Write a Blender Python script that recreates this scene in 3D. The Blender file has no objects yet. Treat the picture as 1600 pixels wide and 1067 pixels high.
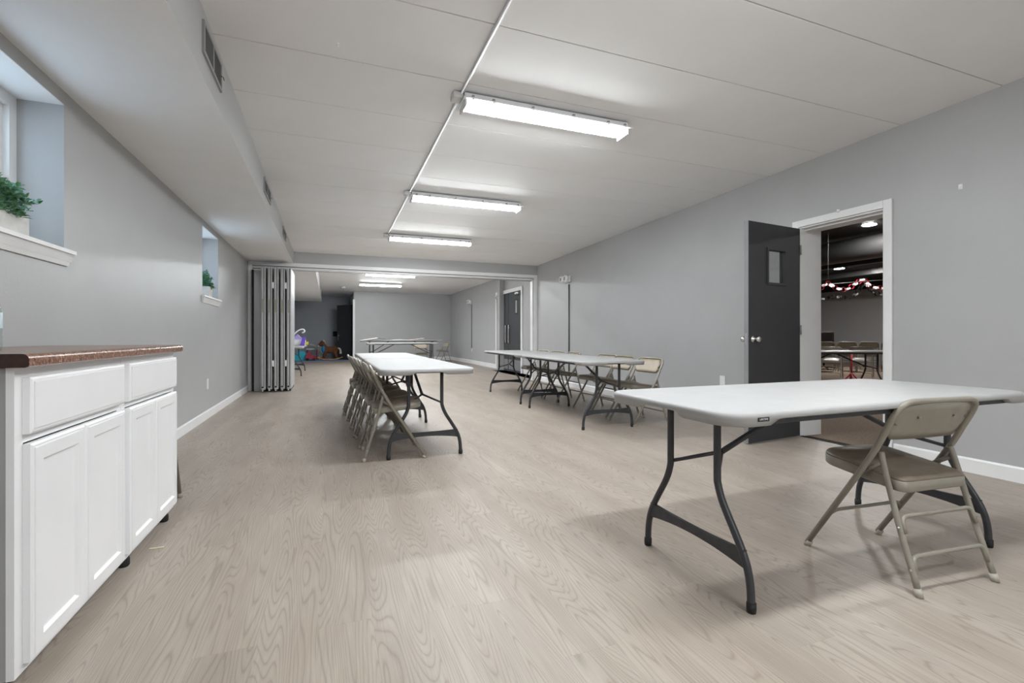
import bpy, bmesh, math, random
from mathutils import Vector, Matrix
PI = math.pi
sc = bpy.context.scene
col = sc.collection
rnd = random.Random(7)

# ------------------------------------------------------------------ camera
F_PX, YAW, CAM_H, HORIZON = 745.0, math.radians(21.0), 0.984, 525.0
cd = bpy.data.cameras.new('camera')
cd.sensor_fit = 'HORIZONTAL'; cd.sensor_width = 36.0
cd.lens = 36.0 * F_PX / 1600.0
cd.shift_y = (HORIZON - 533.5) / 1600.0
cd.clip_start = 0.05; cd.clip_end = 200
cam = bpy.data.objects.new('camera', cd); col.objects.link(cam)
cam.location = (0, 0, CAM_H); cam.rotation_euler = (PI / 2, 0, -YAW)
sc.camera = cam

# ------------------------------------------------------------------ world, exposure
w = bpy.data.worlds.new('world'); sc.world = w; w.use_nodes = True
bg = w.node_tree.nodes['Background']
bg.inputs[0].default_value = (0.70, 0.85, 1.0, 1); bg.inputs[1].default_value = 2.2
sc.view_settings.view_transform = 'Standard'; sc.view_settings.look = 'None'
sc.view_settings.gamma = 1.0; sc.view_settings.use_curve_mapping = False
sc.view_settings.exposure = 0.60
LAMP = 56.0          # emission of the strip light lenses

# ------------------------------------------------------------------ materials
MAT = {}
def mat(name, color, rough=0.5, metal=0.0, spec=0.5, coat=0.0):
    m = bpy.data.materials.new(name); m.use_nodes = True
    b = m.node_tree.nodes['Principled BSDF']
    b.inputs['Base Color'].default_value = (*color, 1)
    b.inputs['Roughness'].default_value = rough
    b.inputs['Metallic'].default_value = metal
    b.inputs['Specular IOR Level'].default_value = spec
    b.inputs['Coat Weight'].default_value = coat
    MAT[name] = m
    return m
def nodes(m): return m.node_tree.nodes, m.node_tree.links, m.node_tree.nodes['Principled BSDF']
def mottled(name, c1, c2, scale=6.0, rough=0.5, bump=0.0, bscale=150.0, coords='Object', **k):
    """paint or plastic with a faint procedural variation and fine relief"""
    m = mat(name, c1, rough, **k); N, L, b = nodes(m)
    tc = N.new('ShaderNodeTexCoord'); n = N.new('ShaderNodeTexNoise'); r = N.new('ShaderNodeValToRGB')
    n.inputs['Scale'].default_value = scale; n.inputs['Detail'].default_value = 4
    r.color_ramp.elements[0].position = 0.3; r.color_ramp.elements[1].position = 0.7
    r.color_ramp.elements[0].color = (*c1, 1); r.color_ramp.elements[1].color = (*c2, 1)
    L.new(tc.outputs[coords], n.inputs['Vector']); L.new(n.outputs[0], r.inputs[0]); L.new(r.outputs[0], b.inputs['Base Color'])
    if bump:
        n2 = N.new('ShaderNodeTexNoise'); n2.inputs['Scale'].default_value = bscale; n2.inputs['Detail'].default_value = 2
        bp = N.new('ShaderNodeBump'); bp.inputs['Strength'].default_value = bump; bp.inputs['Distance'].default_value = 0.002
        L.new(tc.outputs[coords], n2.inputs['Vector']); L.new(n2.outputs[0], bp.inputs['Height']); L.new(bp.outputs[0], b.inputs['Normal'])
    return m
def emit(name, color, strength):
    m = mat(name, color, 0.4); b = m.node_tree.nodes['Principled BSDF']
    b.inputs['Emission Color'].default_value = (*color, 1); b.inputs['Emission Strength'].default_value = strength
    return m

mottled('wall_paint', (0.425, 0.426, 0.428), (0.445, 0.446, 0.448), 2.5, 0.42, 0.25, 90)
mottled('wall_paint_blue', (0.35, 0.365, 0.395), (0.37, 0.385, 0.415), 2.5, 0.5, 0.2, 90)
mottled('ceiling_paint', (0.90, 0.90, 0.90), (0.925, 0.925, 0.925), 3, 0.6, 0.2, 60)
mottled('trim_white', (0.80, 0.80, 0.80), (0.84, 0.84, 0.84), 5, 0.35)
mottled('cabinet_white', (0.82, 0.82, 0.83), (0.86, 0.86, 0.87), 3, 0.32)
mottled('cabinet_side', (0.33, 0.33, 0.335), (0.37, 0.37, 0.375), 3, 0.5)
mottled('plastic_white', (0.375, 0.372, 0.368), (0.40, 0.396, 0.392), 8, 0.55, 0.15, 350, spec=0.25)
mottled('charcoal_metal', (0.030, 0.031, 0.036), (0.042, 0.043, 0.048), 30, 0.42)
mat('black_rubber', (0.008, 0.008, 0.009), 0.6)
mottled('beige_metal', (0.25, 0.23, 0.19), (0.28, 0.257, 0.212), 20, 0.33)
mottled('beige_vinyl', (0.36, 0.30, 0.23), (0.41, 0.345, 0.265), 14, 0.42, 0.3, 300)
mottled('brown_vinyl', (0.185, 0.150, 0.112), (0.215, 0.175, 0.13), 14, 0.36, 0.3, 300)
mat('beige_rubber', (0.42, 0.385, 0.33), 0.6)
mottled('door_charcoal', (0.036, 0.037, 0.042), (0.042, 0.043, 0.048), 6, 0.62, 0.2, 120)
mottled('door_edge', (0.20, 0.20, 0.205), (0.23, 0.23, 0.235), 6, 0.5)
mat('chrome', (0.75, 0.75, 0.74), 0.18, 1.0)
mat('steel', (0.42, 0.42, 0.42), 0.4, 0.9)
mottled('panel_aluminium', (0.50, 0.50, 0.505), (0.56, 0.56, 0.565), 12, 0.38, metal=0.35)
mat('panel_gloss', (0.42, 0.42, 0.43), 0.06, 0.0, 1.0, 1.0)
mat('brass_latch', (0.28, 0.25, 0.13), 0.4, 0.8)
mat('dark_gap', (0.012, 0.012, 0.013), 0.7)
mat('wall_conduit', (0.085, 0.085, 0.088), 0.5)
mat('white_conduit', (0.66, 0.66, 0.66), 0.4)
mat('vent_metal', (0.30, 0.30, 0.30), 0.45)
mat('vent_slat_shaded', (0.11, 0.11, 0.11), 0.5)  # slats coloured darker to stand in for shade inside the vents
mat('clip_grey', (0.30, 0.30, 0.30), 0.4)
emit('lens_lit', (0.93, 0.975, 1.0), LAMP)
emit('lens_lit_far', (0.93, 0.975, 1.0), LAMP*1.7)
mat('lens_end', (0.62, 0.62, 0.62), 0.3)
emit('disc_lit', (1.0, 0.98, 0.96), 420.0)
mottled('black_ceiling', (0.006, 0.006, 0.006), (0.010, 0.010, 0.010), 3, 0.6)
mottled('duct_black', (0.03, 0.03, 0.03), (0.036, 0.036, 0.036), 3, 0.35)
mottled('carpet_brown', (0.17, 0.115, 0.08), (0.30, 0.225, 0.165), 55, 0.95, 0.6, 200)
mottled('dark_tabletop', (0.16, 0.16, 0.165), (0.19, 0.19, 0.195), 5, 0.35)
mat('red_metal', (0.35, 0.02, 0.025), 0.4)
mat('red_paper', (0.62, 0.035, 0.06), 0.6)
mat('white_paper', (0.82, 0.82, 0.82), 0.6)
mat('black_paper', (0.012, 0.012, 0.012), 0.6)
mat('grey_paper', (0.22, 0.22, 0.22), 0.6)
mat('tan_paper', (0.72, 0.60, 0.46), 0.7)
mat('pink_card', (0.62, 0.47, 0.43), 0.7)
mat('cream_card', (0.62, 0.58, 0.50), 0.7)
mottled('horse_plush', (0.10, 0.035, 0.012), (0.19, 0.075, 0.03), 28, 0.9)
mat('plush_white', (0.72, 0.66, 0.58), 0.9)
mat('plush_dark', (0.02, 0.015, 0.012), 0.8)
mottled('pine', (0.50, 0.27, 0.11), (0.60, 0.34, 0.15), 9, 0.5)
mat('toy_blue', (0.02, 0.30, 0.62), 0.4)
mat('toy_teal', (0.02, 0.46, 0.58), 0.4)
mat('toy_purple', (0.16, 0.08, 0.55), 0.4)
mat('toy_lilac', (0.40, 0.33, 0.68), 0.5)
mat('toy_red', (0.35, 0.02, 0.05), 0.4)
mat('toy_yellow', (0.60, 0.55, 0.06), 0.4)
mat('toy_white', (0.82, 0.82, 0.80), 0.4)
mat('toy_mat', (0.20, 0.27, 0.44), 0.8)
mottled('planter', (0.62, 0.60, 0.57), (0.74, 0.73, 0.71), 22, 0.7, 0.3, 80)
mat('badge_black', (0.01, 0.01, 0.01), 0.4)
mat('badge_white', (0.80, 0.80, 0.80), 0.5)
mat('cap_white', (0.85, 0.85, 0.86), 0.4)
mat('bottle_label', (0.60, 0.74, 0.78), 0.4)
mat('red_plastic', (0.5, 0.02, 0.02), 0.4)

def glass(name, color=(1, 1, 1), rough=0.0):
    """thin pane: mostly clear with a mirror film"""
    m = bpy.data.materials.new(name); m.use_nodes = True
    N, L = m.node_tree.nodes, m.node_tree.links
    N.remove(N['Principled BSDF'])
    t = N.new('ShaderNodeBsdfTransparent'); g = N.new('ShaderNodeBsdfGlossy'); x = N.new('ShaderNodeMixShader')
    t.inputs[0].default_value = (*color, 1); g.inputs['Roughness'].default_value = rough; x.inputs[0].default_value = 0.07
    L.new(t.outputs[0], x.inputs[1]); L.new(g.outputs[0], x.inputs[2])
    L.new(x.outputs[0], N['Material Output'].inputs[0])
    MAT[name] = m
glass('window_glass', (0.93, 0.97, 1.0))
glass('door_glass', (0.80, 0.80, 0.80), 0.05)
glass('bottle_clear', (0.90, 0.94, 0.95), 0.05)

def leaf_material():
    m = mat('leaf', (0.06, 0.2, 0.05), 0.5); N, L, b = nodes(m)
    tc = N.new('ShaderNodeTexCoord'); n = N.new('ShaderNodeTexNoise'); r = N.new('ShaderNodeValToRGB')
    n.inputs['Scale'].default_value = 32; n.inputs['Detail'].default_value = 1
    e = r.color_ramp.elements
    e[0].position = 0.30; e[0].color = (0.05, 0.17, 0.13, 1); e[1].position = 0.72; e[1].color = (0.46, 0.66, 0.66, 1)
    k = e.new(0.45); k.color = (0.13, 0.30, 0.10, 1); k = e.new(0.58); k.color = (0.22, 0.44, 0.34, 1)
    L.new(tc.outputs['Object'], n.inputs['Vector']); L.new(n.outputs[0], r.inputs[0]); L.new(r.outputs[0], b.inputs['Base Color'])
    tr = N.new('ShaderNodeBsdfTranslucent'); mx = N.new('ShaderNodeMixShader'); mx.inputs[0].default_value = 0.45
    L.new(r.outputs[0], tr.inputs[0]); L.new(b.outputs[0], mx.inputs[1]); L.new(tr.outputs[0], mx.inputs[2]); L.new(mx.outputs[0], N['Material Output'].inputs[0])
leaf_material()

def counter_material():
    m = mat('laminate', (0.2, 0.1, 0.06), 0.26); N, L, b = nodes(m)
    tc = N.new('ShaderNodeTexCoord'); v = N.new('ShaderNodeTexNoise'); r = N.new('ShaderNodeValToRGB')
    v.inputs['Scale'].default_value = 95; v.inputs['Detail'].default_value = 5; v.inputs['Roughness'].default_value = 0.7
    e = r.color_ramp.elements
    e[0].position = 0.34; e[0].color = (0.045, 0.018, 0.010, 1); e[1].position = 0.70; e[1].color = (0.55, 0.36, 0.24, 1)
    k = e.new(0.46); k.color = (0.16, 0.070, 0.040, 1); k = e.new(0.57); k.color = (0.25, 0.125, 0.075, 1)
    L.new(tc.outputs['Object'], v.inputs['Vector']); L.new(v.outputs[0], r.inputs[0]); L.new(r.outputs[0], b.inputs['Base Color'])
    m2 = mottled('laminate_end', (0.012, 0.007, 0.005), (0.055, 0.02, 0.012), 60, 0.6)
counter_material()

def floor_material():
    """oak-look vinyl: contour lines of a stretched noise make the cathedral grain"""
    m = mat('vinyl_oak', (0.45, 0.38, 0.32), 0.42, spec=0.35); N, L, b = nodes(m)
    geo = N.new('ShaderNodeNewGeometry'); oi = N.new('ShaderNodeObjectInfo')
    mp = N.new('ShaderNodeMapping'); mp.inputs['Scale'].default_value = (6.0, 0.55, 1)
    off = N.new('ShaderNodeMath'); off.operation = 'MULTIPLY'; off.inputs[1].default_value = 87.0
    cmb = N.new('ShaderNodeCombineXYZ')
    L.new(oi.outputs['Random'], off.inputs[0]); L.new(off.outputs[0], cmb.inputs[2])
    add = N.new('ShaderNodeVectorMath'); add.operation = 'ADD'
    L.new(geo.outputs['Position'], mp.inputs[0]); L.new(mp.outputs[0], add.inputs[0]); L.new(cmb.outputs[0], add.inputs[1])
    n = N.new('ShaderNodeTexNoise'); n.inputs['Scale'].default_value = 1.0; n.inputs['Detail'].default_value = 1.6; n.inputs['Roughness'].default_value = 0.42
    L.new(add.outputs[0], n.inputs['Vector'])
    k = N.new('ShaderNodeMath'); k.operation = 'MULTIPLY'; k.inputs[1].default_value = 46.0
    fr = N.new('ShaderNodeMath'); fr.operation = 'FRACT'
    L.new(n.outputs[0], k.inputs[0]); L.new(k.outputs[0], fr.inputs[0])
    line = N.new('ShaderNodeValToRGB'); e = line.color_ramp.elements
    e[0].position = 0.0; e[0].color = (1, 1, 1, 1); e[1].position = 1.0; e[1].color = (0.9, 0.9, 0.9, 1)
    for p, v in ((0.08, 0.55), (0.18, 0.12), (0.50, 0.0), (0.84, 0.20)):
        q = e.new(p); q.color = (v, v, v, 1)
    L.new(fr.outputs[0], line.inputs[0])
    # fine pores
    mp2 = N.new('ShaderNodeMapping'); mp2.inputs['Scale'].default_value = (170, 5, 1)
    n2 = N.new('ShaderNodeTexNoise'); n2.inputs['Scale'].default_value = 1.0; n2.inputs['Detail'].default_value = 3
    L.new(geo.outputs['Position'], mp2.inputs[0]); L.new(mp2.outputs[0], n2.inputs['Vector'])
    # broad tone
    n3 = N.new('ShaderNodeTexNoise'); n3.inputs['Scale'].default_value = 1.0; n3.inputs['Detail'].default_value = 2
    mp3 = N.new('ShaderNodeMapping'); mp3.inputs['Scale'].default_value = (6, 1.3, 1)
    L.new(geo.outputs['Position'], mp3.inputs[0]); L.new(mp3.outputs[0], n3.inputs['Vector'])
    tone = N.new('ShaderNodeValToRGB'); e = tone.color_ramp.elements
    e[0].position = 0.3; e[0].color = (0.375, 0.315, 0.262, 1); e[1].position = 0.7; e[1].color = (0.455, 0.395, 0.338, 1)
    L.new(n3.outputs[0], tone.inputs[0])
    mx = N.new('ShaderNodeMix'); mx.data_type = 'RGBA'; mx.blend_type = 'MIX'
    fac = N.new('ShaderNodeMath'); fac.operation = 'MULTIPLY'; fac.inputs[1].default_value = 0.56
    L.new(line.outputs[0], fac.inputs[0]); L.new(fac.outputs[0], mx.inputs['Factor'])
    L.new(tone.outputs[0], mx.inputs['A']); mx.inputs['B'].default_value = (0.225, 0.178, 0.140, 1)
    pr = N.new('ShaderNodeMapRange'); pr.inputs['From Min'].default_value = 0.3; pr.inputs['From Max'].default_value = 0.7
    pr.inputs['To Min'].default_value = 0.90; pr.inputs['To Max'].default_value = 1.06
    L.new(n2.outputs[0], pr.inputs['Value'])
    rr = N.new('ShaderNodeMapRange'); rr.inputs['To Min'].default_value = 0.89; rr.inputs['To Max'].default_value = 0.98
    L.new(oi.outputs['Random'], rr.inputs['Value'])
    m1 = N.new('ShaderNodeMath'); m1.operation = 'MULTIPLY'; L.new(pr.outputs[0], m1.inputs[0]); L.new(rr.outputs[0], m1.inputs[1])
    vs = N.new('ShaderNodeVectorMath'); vs.operation = 'SCALE'
    L.new(mx.outputs['Result'], vs.inputs[0]); L.new(m1.outputs[0], vs.inputs['Scale'])
    L.new(vs.outputs[0], b.inputs['Base Color'])
    bp = N.new('ShaderNodeBump'); bp.inputs['Strength'].default_value = 0.12; bp.inputs['Distance'].default_value = 0.001
    L.new(n2.outputs[0], bp.inputs['Height']); L.new(bp.outputs[0], b.inputs['Normal'])
floor_material()

# ------------------------------------------------------------------ mesh helpers
def B(): return bmesh.new()
def box(bm, lo, hi, mi=0):
    x0, y0, z0 = lo; x1, y1, z1 = hi
    v = [bm.verts.new(p) for p in ((x0,y0,z0),(x1,y0,z0),(x1,y1,z0),(x0,y1,z0),(x0,y0,z1),(x1,y0,z1),(x1,y1,z1),(x0,y1,z1))]
    fs = []
    for q in ((3,2,1,0),(4,5,6,7),(0,1,5,4),(1,2,6,5),(2,3,7,6),(3,0,4,7)):
        f = bm.faces.new([v[i] for i in q]); f.material_index = mi; fs.append(f)
    return v, fs
def bbox(lo, hi, bev=0.004, seg=2):
    """one bevelled box"""
    bm = B(); box(bm, lo, hi)
    if bev: bmesh.ops.bevel(bm, geom=bm.edges[:], offset=bev, segments=seg, affect='EDGES', profile=0.6)
    return bm
def extrude_poly(bm, pts, axis, a, b):
    """polygon pts in the two other axes (cyclic order), extruded along axis from a to b"""
    def mk(p, t):
        return {'x': (t, p[0], p[1]), 'y': (p[0], t, p[1]), 'z': (p[0], p[1], t)}[axis]
    A = [bm.verts.new(mk(p, a)) for p in pts]; C = [bm.verts.new(mk(p, b)) for p in pts]
    n = len(pts)
    bm.faces.new(A[::-1]); bm.faces.new(C)
    for i in range(n): bm.faces.new((A[i], A[(i+1) % n], C[(i+1) % n], C[i]))
    return bm
def smooth_path(pts, n=6):
    """Catmull-Rom through pts"""
    P = [Vector(p) for p in pts]; out = []
    for i in range(len(P) - 1):
        p0 = P[i-1] if i else P[0]*2 - P[1]; p1, p2 = P[i], P[i+1]
        p3 = P[i+2] if i + 2 < len(P) else P[-1]*2 - P[-2]
        for k in range(n):
            t = k / n
            out.append(0.5*((2*p1) + (p2-p0)*t + (2*p0-5*p1+4*p2-p3)*t*t + (3*p1-p0-3*p2+p3)*t**3))
    out.append(P[-1]); return out
def round_path(pts, r, n=5):
    """polyline with its corners rounded to radius-like distance r"""
    P = [Vector(p) for p in pts]; out = [P[0]]
    for i in range(1, len(P) - 1):
        a, b = P[i-1] - P[i], P[i+1] - P[i]
        d = min(r, a.length*0.49, b.length*0.49); s = P[i] + a.normalized()*d; e = P[i] + b.normalized()*d
        for k in range(n + 1):
            t = k / n; out.append(s*(1-t)**2 + P[i]*2*t*(1-t) + e*t*t)
    out.append(P[-1]); return out
def tube(bm, pts, r, seg=10, rx=None, caps=True):
    P = [Vector(p) for p in pts]; rings = []
    T = []
    for i in range(len(P)):
        t = (P[min(i+1, len(P)-1)] - P[max(i-1, 0)]).normalized(); T.append(t)
    up = Vector((0, 0, 1)) if abs(T[0].z) < 0.9 else Vector((1, 0, 0))
    nrm = (up - T[0]*up.dot(T[0])).normalized()
    for i, p in enumerate(P):
        nrm = (nrm - T[i]*nrm.dot(T[i])).normalized(); bi = T[i].cross(nrm)
        rr = r[i] if isinstance(r, (list, tuple)) else r
        rings.append([bm.verts.new(p + nrm*math.cos(2*PI*k/seg)*rr + bi*math.sin(2*PI*k/seg)*(rx or rr)) for k in range(seg)])
    for a, b in zip(rings, rings[1:]):
        for k in range(seg): bm.faces.new((a[k], a[(k+1) % seg], b[(k+1) % seg], b[k])).smooth = True
    if caps: bm.faces.new(rings[0][::-1]); bm.faces.new(rings[-1])
    return bm
def lathe(bm, prof, seg=24, center=(0, 0, 0), axis='z'):
    rings = []
    for r, z in prof:
        ring = []
        for k in range(seg):
            c, s = math.cos(2*PI*k/seg)*r, math.sin(2*PI*k/seg)*r
            p = {'z': (c, s, z), 'x': (z, c, s), 'y': (s, z, c)}[axis]
            ring.append(bm.verts.new(Vector(p) + Vector(center)))
        rings.append(ring)
    for a, b in zip(rings, rings[1:]):
        for k in range(seg): bm.faces.new((a[k], a[(k+1) % seg], b[(k+1) % seg], b[k])).smooth = True
    bm.faces.new(rings[0][::-1]); bm.faces.new(rings[-1]); return bm
def ellipsoid(bm, c, r, seg=16, rot=None):
    m = Matrix.Translation(c) @ (rot or Matrix()) @ Matrix.Diagonal((*r, 1))
    g = bmesh.ops.create_uvsphere(bm, u_segments=seg, v_segments=max(6, seg*2//3), radius=1, matrix=m)
    for v in g['verts']:
        for f in v.link_faces: f.smooth = True
def finish(bm, name):
    bmesh.ops.recalc_face_normals(bm, faces=bm.faces[:])
    me = bpy.data.meshes.new(name); bm.to_mesh(me); bm.free(); return me
def obj(name, bm, m, parent=None):
    me = finish(bm, name) if isinstance(bm, bmesh.types.BMesh) else bm
    if not me.materials:
        for q in (m if isinstance(m, (list, tuple)) else (m,)): me.materials.append(MAT[q])
    o = bpy.data.objects.new(name, me); col.objects.link(o)
    if parent: o.parent = parent
    return o
def tag(o, label, cat, group=None):
    o['label'] = label; o['category'] = cat
    if group: o['group'] = group
    return o
def thing(name, label, cat, loc=(0, 0, 0), rz=0.0, group=None):
    o = bpy.data.objects.new(name, None); col.objects.link(o); o.empty_display_size = 0.1
    o.location = loc; o.rotation_euler = (0, 0, rz)
    return tag(o, label, cat, group)
def struct(name, bm, m, label=None):
    o = obj(name, bm, m); o['kind'] = 'structure'
    if label: o['label'] = label
    return o
def struct_root(name, loc=(0, 0, 0), rz=0.0, label=None):
    o = bpy.data.objects.new(name, None); col.objects.link(o); o.location = loc; o.rotation_euler = (0, 0, rz)
    o['kind'] = 'structure'
    if label: o['label'] = label
    return o
def dup(root, loc, rz, label, group=None):
    r = root.copy(); col.objects.link(r); r.location = loc; r.rotation_euler = (0, 0, rz); r['label'] = label
    if group: r['group'] = group
    for ch in list(root.children):
        c = ch.copy(); col.objects.link(c); c.parent = r
        for g in ch.children:
            d = g.copy(); col.objects.link(d); d.parent = c
    return r

# ------------------------------------------------------------------ room dimensions (metres)
XL, XR = -1.36, 4.325            # side walls of the hall
YB, YO = -6.4, 9.70              # wall behind the camera, face of the wide opening
SOFX, SOFZ = -0.61, 2.33         # boxed-in duct along the left wall
def zc(y): return 2.744 - 0.0204*y
TILT = -math.atan(0.0204)
FXR, FY, FZ = 4.75, 19.6, 2.72   # room beyond the opening
FXL, FYA, FXA = -1.45, 22.4, 0.90

# ---- floor with its planks
bm = B(); box(bm, (XL - .3, YB - .2, -.12), (XR + .02, YO + .1, -.008))
floor = struct('floor', bm, 'vinyl_oak', 'pale oak-look plank floor of the hall')
PW, PL = 0.178, 1.22
pm = finish(bbox((0, 0, -.008), (PW - .0003, PL - .0003, 0), 0), 'plank'); pm.materials.append(MAT['vinyl_oak'])
for i in range(33):
    y = 0.55 - rnd.random()*PL*0.9
    while y < YO + 0.09:
        o = bpy.data.objects.new('plank', pm); col.objects.link(o); o.parent = floor
        o.location = (XL - .10 + i*PW, y, 0); o.scale.y = min(1.0, (YO + .1 - y)/PL); y += PL
bm = B(); box(bm, (FXL - .2, YO + .1, -.12), (FXR + .2, FYA + .2, 0))
struct('floor_far_room', bm, 'vinyl_oak', 'floor of the room beyond the opening')

# ---- ceiling with its panels
bm = B(); v, fs = box(bm, (XL - .3, YB - .2, 0), (XR + .3, YO + .2, .12))
for q in v: q.co.z += zc(q.co.y) + .02
ceil = struct('ceiling', bm, 'ceiling_paint', 'white panelled ceiling of the hall')
PIT = 0.6226
cm = finish(bbox((SOFX - .02, .003, 0), (XR + .02, PIT - .003, .02), .002, 1), 'ceiling_panel'); cm.materials.append(MAT['ceiling_paint'])
k = -14
while 1.855 + k*PIT < YO:
    y = 1.855 + k*PIT
    o = bpy.data.objects.new('ceiling_panel', cm); col.objects.link(o); o.parent = ceil
    o.location = (0, y, zc(y)); o.rotation_euler = (TILT, 0, 0); k += 1
bm = B(); box(bm, (FXL - .2, YO + .2, FZ), (FXR + .2, FYA + .2, FZ + .12))
struct('ceiling_far_room', bm, 'ceiling_paint', 'white ceiling of the room beyond the opening')
# boxed duct: white underside, grey side
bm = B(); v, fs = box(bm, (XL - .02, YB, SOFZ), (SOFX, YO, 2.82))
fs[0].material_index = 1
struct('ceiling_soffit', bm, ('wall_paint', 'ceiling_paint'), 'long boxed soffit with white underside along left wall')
bm = B(); v, fs = box(bm, (FXL, YO + .2, SOFZ), (SOFX + .35, FYA - 2.4, FZ + .02)); fs[0].material_index = 1
struct('ceiling_soffit_far_room', bm, ('wall_paint', 'ceiling_paint'), 'boxed soffit in the room beyond the opening')

# ---- walls
W1, W2 = (2.50, 3.33), (6.40, 7.23)      # window recesses along the left wall
WZ0, WZ1 = 1.455, 2.257
bm = B(); T0 = XL - .30
ys = [YB - .2, W1[0], W1[1], W2[0], W2[1], YO + .2]
for a, b in ((0, 1), (2, 3), (4, 5)): box(bm, (T0, ys[a], -.05), (XL, ys[b], 2.85))
for a in (1, 3):
    box(bm, (T0, ys[a], -.05), (XL, ys[a+1], WZ0)); box(bm, (T0, ys[a], WZ1), (XL, ys[a+1], 2.85))
struct('wall_left', bm, 'wall_paint', 'grey painted wall with two recessed high windows')
for i, (a, b) in enumerate((W1, W2)):
    bm = B(); box(bm, (XL - .20, a, WZ1 - .004), (XL - .001, b, WZ1))
    struct('trim_recess_top', bm, 'ceiling_paint', 'white top of the window recess')
D0, D1, DZ = 2.60, 3.37, 2.05             # doorway in the right wall
WT = 0.28
bm = B()
box(bm, (XR, YB - .2, -.05), (XR + WT, D0, 2.9)); box(bm, (XR, D1, -.05), (XR + WT, YO + .2, 2.9)); box(bm, (XR, D0, DZ), (XR + WT, D1, 2.9))
struct('wall_right', bm, 'wall_paint', 'long grey painted wall with open doorway')
bm = B(); box(bm, (XL - .3, YB - .2, -.05), (XR + .3, YB, 2.9)); struct('wall_back', bm, 'wall_paint')
bm = B(); OZ = 2.255
box(bm, (XL, YO, OZ + .02), (XR + .6, YO + .2, 2.9)); box(bm, (XL - .3, YO, -.05), (XL + .05, YO + .2, OZ + .02)); box(bm, (XR - .055, YO, -.05), (XR + .6, YO + .2, OZ + .02))
struct('wall_opening', bm, 'wall_paint', 'grey end wall holding the wide opening')
# room beyond
bm = B(); box(bm, (FXA, FY, -.05), (FXR + .2, FYA + .4, FZ + .1)); struct('wall_far', bm, 'wall_paint', 'grey end wall of the far room')
bm = B(); box(bm, (FXR, YO + .2, -.05), (FXR + .2, FY + .1, FZ + .1)); struct('wall_far_right', bm, 'wall_paint')
bm = B(); box(bm, (FXL - .2, YO + .2, -.05), (FXL, FYA + .2, FZ + .1)); struct('wall_far_left', bm, 'wall_paint_blue')
bm = B(); box(bm, (FXL - .2, FYA, -.05), (FXA + .1, FYA + .2, FZ + .1)); struct('wall_alcove', bm, 'wall_paint_blue', 'dark blue-grey alcove wall behind the toys')

# ---- baseboards and trims
def baseboard(name, a, b, inward, h=.105, t=.014):
    """straight board from a to b (xy), thickness towards inward"""
    bm = B(); a, b, n = Vector((*a, 0)), Vector((*b, 0)), Vector((*inward, 0))
    prof = ((0, 0), (t, 0), (t, h - .012), (t*.55, h), (0, h))
    A = [bm.verts.new(a + n*p[0] + Vector((0, 0, p[1]))) for p in prof]; C = [bm.verts.new(b + n*p[0] + Vector((0, 0, p[1]))) for p in prof]
    bm.faces.new(A); bm.faces.new(C[::-1])
    for i in range(len(prof)): bm.faces.new((A[i], A[(i+1) % len(prof)], C[(i+1) % len(prof)], C[i]))
    return struct(name, bm, 'trim_white')
baseboard('baseboard_left', (XL, 3.25), (XL, YO - .02), (1, 0), .10)
baseboard('baseboard_right', (XR, YB), (XR, D0 - .075), (-1, 0), .105)
baseboard('baseboard_right_far', (XR, D1 + .075), (XR, YO - .02), (-1, 0), .105)
baseboard('baseboard_far', (FXA, FY), (FXR, FY), (0, -1), .13)
baseboard('baseboard_far_right', (FXR, 13.75), (FXR, FY), (-1, 0), .13)
baseboard('baseboard_far_right_near', (FXR, YO + .2), (FXR, 11.5), (-1, 0), .13)

# casing of the wide opening: outer trim and the track header
t = struct_root('trim_opening', label='white frame around the wide opening')
CW = .07
obj('casing', bbox((XL + .002, YO - .02, 2.265), (XR - .002, YO, 2.335), .004), 'trim_white', t)
obj('casing', bbox((XL + .002, YO - .02, 0), (XL + CW, YO, 2.265), .004), 'trim_white', t)
obj('casing', bbox((XR - CW, YO - .02, 0), (XR - .002, YO, 2.265), .004), 'trim_white', t)
obj('jamb', bbox((XR - CW - .03, YO + .05, 0), (XR - CW + .02, YO + .16, 2.25), .003), 'trim_white', t)
obj('track_header', bbox((XL + .05, YO + .05, 2.222), (XR - CW + .01, YO + .17, 2.264), .004), 'trim_white', t)
obj('track', bbox((XL + .05, YO + .085, 2.208), (XR - CW, YO + .135, 2.223), .002), 'steel', t)

# ---- doorway and open door on the right wall
t = struct_root('trim_doorway', label='white frame of the open doorway')
cw = .065
def casing(parent, lo, hi): return obj('casing', bbox(lo, hi, .004), 'trim_white', parent)
casing(t, (XR - .018, D0 - cw, 0), (XR, D0, DZ + cw)); casing(t, (XR - .018, D1, 0), (XR, D1 + cw, DZ + cw)); casing(t, (XR - .018, D0, DZ), (XR, D1, DZ + cw))
obj('jamb', bbox((XR, D1 - .012, 0), (XR + WT + .01, D1, DZ), .002), 'trim_white', t)
obj('jamb', bbox((XR, D0, 0), (XR + WT + .01, D0 + .012, DZ), .002), 'trim_white', t)
obj('jamb', bbox((XR, D0 + .012, DZ - .012), (XR + WT + .01, D1 - .012, DZ), .002), 'trim_white', t)
obj('door_stop', bbox((XR + .05, D0 + .012, DZ - .03), (XR + .085, D1 - .012, DZ - .012), .002), 'trim_white', t)
obj('strike_plate', bbox((XR + .012, D0 + .012, .93), (XR + .042, D0 + .014, 1.05), 0), 'steel', t)
tag_ = obj('hook', tube(B(), [(XR - .022, 2.97, 2.105), (XR - .022, 2.97, 2.13)], .012, 8), 'cap_white', t)
# threshold strip
obj('threshold', bbox((XR - .005, D0 + .012, 0), (XR + .03, D1 - .012, .006), .002), 'dark_gap', t)

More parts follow.
